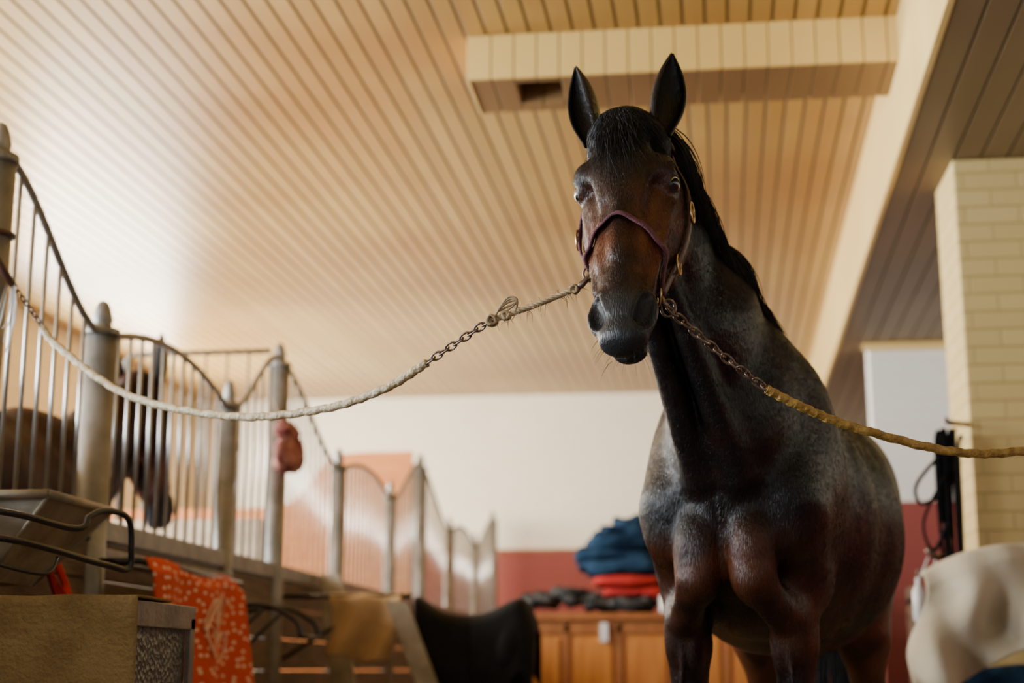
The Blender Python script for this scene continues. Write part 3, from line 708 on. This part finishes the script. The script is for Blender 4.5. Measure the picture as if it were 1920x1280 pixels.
ring(bb,ringL+V((-.004,0,-.008)),V((1,0,0)),V((0,0,1)),.014,.018,.003)
bb.build('chain_and_snap',M_steel,tieL)
def twine(name,P,parent,r=.006,fuzz=70,blob=True):
    path=smooth_path(P,60); bb=B()
    for ph in (0,2.1,4.2):
        pp=[]
        for i,p in enumerate(path):
            a=i*.75+ph; pp.append(p+V((0,math.cos(a),math.sin(a)))*r*.6)
        bb.tube(pp,r*.62,6)
    for i in range(fuzz):
        p=random.choice(path); d=V((random.uniform(-1,1),random.uniform(-.5,.5),random.uniform(-1,1))).normalized(); ln=random.uniform(.01,.035)
        bb.tube([p,p+d*ln*.6,p+d*ln+V((random.uniform(-.01,.01),0,-.01))],[.0010,.0008,.0004],4)
    if blob:
        for frac,rr in ((.06,.011),(.22,.008),(.92,.008)):
            c=path[int(len(path)*frac)]
            for k in range(4):
                o=random.uniform(0,6); pts=[c+V((rr*math.cos(j*1.1+o)+random.uniform(-.003,.003),.8*rr*math.sin(j*.7+k),rr*math.sin(j*1.1+o)))  for j in range(12)]
                bb.tube(smooth_path(pts,50),.0036,6)
        c=path[5]
        for j in range(3):
            pts=[c,c+V((.012,-.01,.02)),c+V((.035,-.01,.038+.006*j)),c+V((.055,-.01,.040)),c+V((.05-.02*j,-.005,.018))]
            bb.tube(smooth_path(pts,20),.0028,5)
    bb.build(name,M_twine,parent)
mid=V((-.44,3.30,1.582)).lerp(cl,.5)-V((0,0,.004))
twine('twine_knot',[(-.445,3.302,1.579),tuple(mid),tuple(cl)],tieL)
bb=B()
for k in range(14):
    a=random.uniform(-.02,.02); pts=[V((-1.955+a,4.02,1.90)),V((-1.95+a*2,3.99,1.80+random.uniform(-.02,.02))),V((-1.97+a*2.5,3.99,1.70+random.uniform(-.05,.06)))]
    bb.tube(smooth_path(pts,8),.0012,4)
bb.build('frayed_twine',M_white,tieL)
bb=B(); bb.tube(smooth_path([(-2.0,3.96,2.05),(-1.985,3.94,2.0),(-1.955,3.98,1.93),(-1.945,4.03,1.895)],20),.011,8); ring(bb,V((-2.016,4.02,2.05)),V((1,0,0)),V((0,1,0)),.058,.058,.008)
bb.build('leather_loop',M_hleath,tieL)
tieR=empty('cross_tie')
rr=ringR+V((.018,.0,-.030))
bb=B(); chain(bb,rr,(.189,3.363,1.412),sag=.006,link_l=.032,w=.003)
bb.tube([ringR,ringR.lerp(rr,.5)+V((0,0,-.004)),rr],[.006,.008,.006],8); ring(bb,rr,V((1,0,0)),V((0,0,1)),.016,.02,.0035)
bb.build('chain_and_snap',M_steel,tieR)
hose('hose_rope',[(.180,3.358,1.418),(.26,3.385,1.380),(.376,3.433,1.340),(.6,3.516,1.293),(.782,3.584,1.300),(1.1,3.70,1.36),(1.5,3.85,1.52),(1.88,4.0,1.74)],.0105,M_hoseR,tieR,2)
bb=B(); bb.lathe((1.94,4.0,0),[(.05,0),(.05,2.2),(.056,2.21),(.04,2.26),(.01,2.3)],20); ring(bb,V((1.885,4.0,1.75)),V((1,0,0)),V((0,0,1)),.02,.03,.005); bb.build('tie_post',M_post)
# ------------------------------------------------------------------ left side items
bb=B(); a=[(-1.975,3.70),(-1.65,3.70),(-1.65,4.13),(-1.975,4.13)]; c=[(-1.975,3.78),(-1.84,3.78),(-1.84,4.06),(-1.975,4.06)]
bb.hexa([(x,y,1.03) for x,y in c]+[(x,y,1.24) for x,y in a]); 
for (p,q) in zip(a,a[1:]+a[:1]): bb.tube([(p[0],p[1],1.245),(q[0],q[1],1.245)],.013,8)
for (p,q) in zip(a,c): bb.tube([(p[0],p[1],1.24),(q[0],q[1],1.03)],.006,6)
bb.build('feed_trough',M_trough)
bb=B()
lp=[(-1.97,3.36,1.16),(-1.66,3.40,1.172),(-1.55,3.647,1.150),(-1.535,3.70,1.185),(-1.52,3.757,1.206),(-1.50,3.84,1.205),(-1.495,3.885,1.18),(-1.495,3.90,1.12),(-1.50,3.90,1.065),(-1.53,3.80,1.07),(-1.66,3.42,1.110),(-1.97,3.36,1.09)]
bb.tube(smooth_path(lp,90),.0085,8)
bb.tube(smooth_path([(-1.66,3.42,1.05),(-1.58,3.55,1.03),(-1.58,3.62,1.075)],12),.005,6)
bb.box((-1.99,3.3,1.02),(-1.965,3.45,1.22)); bb.build('saddle_rack',M_black)
e=empty('tack_trunk')
bb=B(); bb.box((-1.985,3.40,0),(-1.30,3.82,.93)); bb.build('body',M_grey,e,bevel=.02)
bb=B(); bb.box((-1.985,3.395,.90),(-1.285,3.835,.96)); bb.box((-1.30,3.80,.0),(-1.285,3.835,.93)); bb.box((-1.295,3.63,.70),(-1.27,3.72,.73)); bb.tube([(-1.27,3.64,.72),(-1.255,3.67,.70),(-1.27,3.71,.72)],.006,6); bb.build('lid_and_latch',M_post,e,bevel=.008)
def canvas(i,j):
    x=-1.97+.68*i; n=.012*noise.noise(V((x*8,j*3,0)))
    s_=j*1.2
    if s_<.30: y=3.66-.27*(s_/.30); z=.968
    else: y=3.385-.006-n; z=.968-(s_-.30)
    return (x+.012*math.sin(j*5)*i+.02*i*j,y+n,z+n*.6)
bb=B(); bb.grid(canvas,40,60); bb.build('canvas_cover',M_khaki,e,solid=.006)
bb=B()
for k in range(5):
    oy=random.uniform(-.02,.02)
    bb.tube(smooth_path([(-1.97,4.42+oy,1.16),(-1.93,4.36+oy,1.10),(-1.91,4.38+.02*k,1.02),(-1.92,4.46+.015*k,1.0),(-1.94,4.52,1.06),(-1.97,4.48,1.15)],30),.013,6,flat=.4)
bb.build('red_lead_strap',M_red)
def towel(i,j):
    y=4.90+1.02*i+ .10*j*(i-.3); d=1.17-.02*i-.62*j
    x=-1.80+.030*math.sin(i*13+j*2)*(.4+j)+.03*j
    if j<.08: x=-1.83+.03*(j/.08)*1.0; 
    return (x,y,d+.01*math.sin(i*9))
bb=B(); bb.grid(towel,60,50)
e=empty('hanging_towel')
bb.build('cloth',M_dot,e,solid=.006)
bb=B(); bb.tube([(-1.99,4.85,1.155),(-1.83,4.85,1.155),(-1.83,6.0,1.145),(-1.99,6.0,1.145)],.012,8); bb.build('rail',M_black,e)
M_fig=mat('pale_print',(.80,.55,.42),rough=.95); bb=B()
for (cy,cz,s0) in ((5.48,1.00,0),(5.60,1.02,2),(5.50,.90,4),(5.64,.88,1)):
    pts=[]
    for j in range(9):
        a=j*.9+s0; yy=cy+.10*math.cos(a); zz=cz+.06*math.sin(a*1.4)
        i_=(yy-4.9)/1.02; jj=(1.17-zz)/.62; pts.append((-1.792+.030*math.sin(i_*13+jj*2)*(.4+jj)+.03*jj,yy,zz))
    bb.tube(smooth_path(pts,40),.0055,5,flat=.5)
bb.build('print',M_fig,e)
e=empty('hanging_cloth')
def tan(i,j):
    x=-1.76+.36*i+.02*math.sin(j*4)-.05*j*(i-.2); z=1.165-.30*j-.03*i*j+.01*math.sin(i*8)*j; return (x,7.22+.03*math.sin(i*10+j*3)*(.3+j)+(.05*(1-j*12) if j<.08 else 0),z)
bb=B(); bb.grid(tan,36,30); bb.build('cloth',M_tan,e,solid=.006)
bb=B(); bb.tube([(-1.99,7.25,1.15),(-1.35,7.25,1.15)],.012,8); bb.tube([(-1.99,7.25,.85),(-1.5,7.25,1.14)],.01,8); bb.build('rack_arm',M_black,e)
e=empty('saddle_rack')
bb=B(); 
for yy in (6.0,6.3): bb.tube(smooth_path([(-1.99,yy,1.02),(-1.75,yy,1.06),(-1.6,yy,1.0),(-1.57,yy,.93)],20),.011,8); bb.tube([(-1.99,yy,.8),(-1.72,yy,1.05)],.009,8)
bb.tube([(-1.57,6.0,.93),(-1.57,6.3,.93)],.011,8); bb.build('tubes',M_black,e)
bb=B(); bb.hexa([(-1.70,7.5,0),(-1.56,7.5,0),(-1.56,7.53,0),(-1.70,7.53,0),(-1.98,7.9,1.3),(-1.86,7.9,1.3),(-1.86,7.93,1.3),(-1.98,7.93,1.3)]); bb.build('leaning_plank',M_trough,bevel=.004)
bb=B(); bb.hexa([(-1.00,6.98,0),(-.88,6.98,0),(-.88,7.01,0),(-1.00,7.01,0),(-1.46,7.17,1.12),(-1.36,7.17,1.12),(-1.36,7.20,1.12),(-1.46,7.20,1.12)]); bb.build('leaning_plank',M_trough,bevel=.004)
e=empty('saddle')
def sad(i,j):
    t=i; v=j*2-1
    top=1.10+.055*math.exp(-(t/.14)**2)+.06*math.exp(-((.86-t)/.22)**2)-.045*math.sin(math.pi*t)-.16*max(0,(t-.86)/.14)**2
    drop=.42*(.75+.35*math.sin(math.pi*min(1,t*1.05)))*(1-.35*max(0,(t-.75)/.25))
    av=abs(v)
    if av<.45: y=.17*math.sin(av/.45*math.pi/2); z=top-.08*(av/.45)**2.2
    else: y=.17+.07*((av-.45)/.55)**.7; z=top-.08-drop*(av-.45)/.55
    x=-1.38+.62*t+.05*(av if t<.5 else -av*.2)
    return (x,7.52+math.copysign(y,v),z)
bb=B(); bb.grid(sad,30,44); bb.build('seat_and_flaps',M_leather,e,solid=.02,sub=1)
bb=B(); bb.pillow((-1.09,7.52,.92),(.28,.15,.12),.8,4,.01); bb.pillow((-.88,7.50,.86),(.11,.22,.26),.8,5,.02); bb.build('panels',M_leather,e)
bb=B(); bb.box((-1.25,7.45,.76),(-.9,7.59,.84)); 
for x in (-1.22,-.94):
    bb.tube([(x,7.47,.8),(x-.02,7.35,0.01)],.015,8); bb.tube([(x,7.57,.8),(x-.02,7.70,0.01)],.015,8)
bb.build('stand',M_black,e)
e=empty('hanging_bag')
bb=B(); bb.pillow((-1.93,7.0,1.83),(.06,.14,.115),.9,11,.05,12); bb.pillow((-1.92,6.96,1.93),(.05,.09,.04),.8,5,.04,12); bb.build('bag',M_maroon,e)
bb=B(); bb.tube([(-1.93,7.0,1.92),(-1.98,7.01,2.02),(SX,7.02,2.1)],.004,6); bb.build('cord',M_twine,e)
# ------------------------------------------------------------------ cabinet and pile
e=empty('wooden_cabinet')
bb=B(); bb.box((-1.17,10.02,0),(.92,10.55,1.12)); bb.build('carcass',M_cab,e)
bb=B(); bb.box((-1.21,9.97,1.12),(.96,10.58,1.165)); 
for k in range(7):
    x=-1.17+2.09*k/6; bb.box((x-.02,10.0,0),(x+.02,10.03,1.12))
bb.box((-1.17,10.0,1.03),(.92,10.025,1.10)); bb.box((-1.17,10.0,0),(.92,10.025,.08)); bb.build('top_and_frame',M_cabd,e,bevel=.005)
bb=B()
for k in range(6):
    x=-1.17+2.09*k/6; bb.box((x+.05,10.0,.12),(x+.298,10.02,1.0)); bb.lathe((x+.27,9.99,.6),[(.012,-.012),(.016,0),(.012,.012)],10)
bb.build('doors',M_cab,e,bevel=.008)
bb=B()
for k,(cx,z,rx,rz) in enumerate(((-.47,1.48,.29,.05),(-.50,1.56,.27,.045),(-.45,1.64,.25,.05),(-.40,1.72,.20,.05),(-.36,1.785,.14,.035))):
    bb.pillow((cx,10.27,z),(rx,.2,rz),.45,k,.06,9,rot=.05*k)
bb.build('quilted_blanket_stack',M_navy)
bb=B(); bb.pillow((-.42,10.27,1.38),(.24,.2,.040),.45,20,.02,7); bb.pillow((-.36,10.27,1.31),(.22,.17,.035),.45,22,.02,7); bb.build('red_blanket',M_red)
bb=B()
for k in range(14):
    bb.pillow((-1.10+.058*k+random.uniform(-.03,.03),10.2+random.uniform(-.08,.1),1.225+random.uniform(0,.09)*(k<8)),(.10,.14,.035),.7,k+40,.05,12,rot=random.random())
bb.build('folded_rug_pile',M_navy2)
bb=B(); bb.lathe((-.17,10.03,1.168),[(.035,0),(.04,.01),(.04,.11),(.034,.11),(.033,.02)],16); ring(bb,V((-.125,10.03,1.22)),V((1,0,0)),V((0,0,1)),.022,.03,.006); bb.build('enamel_mug',M_white)
bb=B(); bb.box((-.60,9.965,.98),(-.55,9.995,1.10)); bb.build('paper_tag',M_white)
bb=B(); bb.pillow((.45,10.25,1.30),(.35,.2,.10),.5,60,.05,6); bb.build('horse_rug',M_navy)
# ------------------------------------------------------------------ right side items
e=empty('towel_stand')
def tw(i,j):
    x=.94+.52*i
    fold=.07*math.sin(i*8+j*3+1)*(.25+j)+.035*math.sin(i*19-j*6)*(.2+j)
    ztop=1.30-.12*(1-i)**3
    hem=.44+.06*math.sin(i*6)+.05*i
    z=ztop-hem*j; y=6.24+fold-(.06*j)
    if j<.12: y=6.40-.16*(j/.12)+fold; z=ztop+.012*math.sin(j*26)-hem*j*.4
    return (x-.10*j*(1-i)+.02*math.sin(j*7),y,z)
bb=B(); bb.grid(tw,60,50); bb.build('towel',M_cream,e,solid=.012,sub=1)
bb=B(); bb.tube([(.98,6.36,1.20),(1.5,6.36,1.26)],.014,8)
for x in (1.0,1.46):
    bb.tube([(x,6.36,1.21),(x,6.30,.01)],.014,8); bb.tube([(x,6.36,1.21),(x,6.5,.01)],.014,8)
bb.build('frame',M_black,e)
bb=B(); bb.pillow((1.25,6.42,.66),(.24,.10,.16),.5,90,.04,7); bb.build('saddle_pad',M_navy,e)
e=empty('bridle')
bb=B()
for k in range(22):
    x=1.15+random.uniform(-.05,.05); y=6.68+random.uniform(-.04,.03); w=random.uniform(.004,.022); ln=random.uniform(.40,.68); tp=1.84-random.uniform(0,.05)
    pts=[(x,y,tp),(x-w,y-.02,tp-.05),(x-w*1.3,y-.02,tp-ln*.5),(x-w*random.uniform(0,2),y,tp-ln)]
    bb.tube(smooth_path(pts,40),.013,6,flat=.35)
bb.tube(smooth_path([(1.15,6.66,1.74),(1.08,6.62,1.70),(.98,6.62,1.58),(1.0,6.62,1.50),(1.10,6.64,1.56),(1.14,6.66,1.66)],40),.009,6,flat=.5)
bb.tube(smooth_path([(1.15,6.66,1.68),(1.09,6.6,1.60),(1.0,6.6,1.42),(1.04,6.62,1.30),(1.12,6.64,1.45)],40),.009,6,flat=.5)
bb.build('straps',M_leather,e)
bb=B(); bb.tube([(1.25,6.80,1.87),(1.14,6.66,1.86),(1.12,6.66,1.88)],.012,8); bb.build('hook',M_steel,e)
e=empty('wall_rack')
bb=B(); bb.box((1.0,6.86,1.20),(1.245,6.90,1.235)); bb.tube([(1.24,6.8,1.28),(1.05,6.7,1.28),(1.02,6.68,1.31)],.014,8); bb.tube([(1.24,6.75,1.23),(1.04,6.7,1.23)],.012,8); bb.build('bracket',M_steel,e)
bb=B()
for k,(x,z) in enumerate(((.98,1.12),(1.04,1.09))): bb.lathe((x,6.72,z-.12),[(.02,0),(.028,.01),(.028,.13),(.012,.16),(.012,.19)],14)
bb.tube([(.98,6.72,1.17),(1.03,6.72,1.28)],.004,6); bb.tube([(1.04,6.72,1.14),(1.06,6.72,1.28)],.004,6)
bb.build('hanging_bottles',M_white,e)
e=empty('tack_shelf')
bb=B(); bb.box((1.35,9.3,0),(2.4,9.8,.05))
for z in (.45,.85,1.2): bb.box((1.35,9.3,z),(2.4,9.8,z+.03))
for x in (1.35,2.36): bb.box((x,9.3,0),(x+.04,9.8,1.3))
bb.build('shelves',M_board,e)
bb=B()
for k in range(6): bb.pillow((1.47+.16*k,9.5,.55+.4*(k%2)),(.08,.14,.07),.6,k+80,.03,9)
bb.build('folded_cloths',M_navy2,e)
# ------------------------------------------------------------------ lights
def area(name,loc,rot,sx_,sy_,e_,col):
    l=bpy.data.lights.new(name,'AREA'); l.shape='RECTANGLE'; l.size=sx_; l.size_y=sy_; l.energy=e_; l.color=col
    o=bpy.data.objects.new(name,l); o.location=loc; o.rotation_euler=rot; link(o); return o
for i,(a,c) in enumerate(wins):
    area('window_light',(XL-.04,(a+c)/2,(WZ0+WZ1)/2),(0,-math.pi/2,0),WZ1-WZ0-.1,c-a-.1,(520,430,470)[i],((.80,.90,1.0),(.97,.98,1),(1,.95,.84))[i])
area('far_fill_light',(XL+.1,12.6,2.6),(0,-math.pi/2,0),1.4,3.5,600,(1,.95,.84))  # added fill lamp at the windowless wall stretch, brightens stalls and back wall
area('rear_fill_light',(-2.6,-1.9,2.2),(math.radians(90),0,0),2.4,2.2,60,(.86,.93,1))  # added unseen soft fill lamp behind the camera, no doorway is built
w=bpy.data.worlds.new('world'); bpy.context.scene.world=w; w.use_nodes=True
bg=w.node_tree.nodes['Background']; bg.inputs['Color'].default_value=(.85,.93,1,1); bg.inputs['Strength'].default_value=.4
# ------------------------------------------------------------------ camera
R=V((.99305,.1177,0)); F=V((-.1150,.9699,.2146)).normalized(); U=R.cross(F).normalized()
cam=bpy.data.cameras.new('camera'); co=bpy.data.objects.new('camera',cam); link(co)
co.matrix_world=Matrix(((R.x,U.x,-F.x,0),(R.y,U.y,-F.y,0),(R.z,U.z,-F.z,.8),(0,0,0,1)))
cam.sensor_width=36; cam.lens=52.5; cam.clip_start=.05
cam.dof.use_dof=True; cam.dof.focus_distance=3.30; cam.dof.aperture_fstop=2.0
bpy.context.scene.camera=co
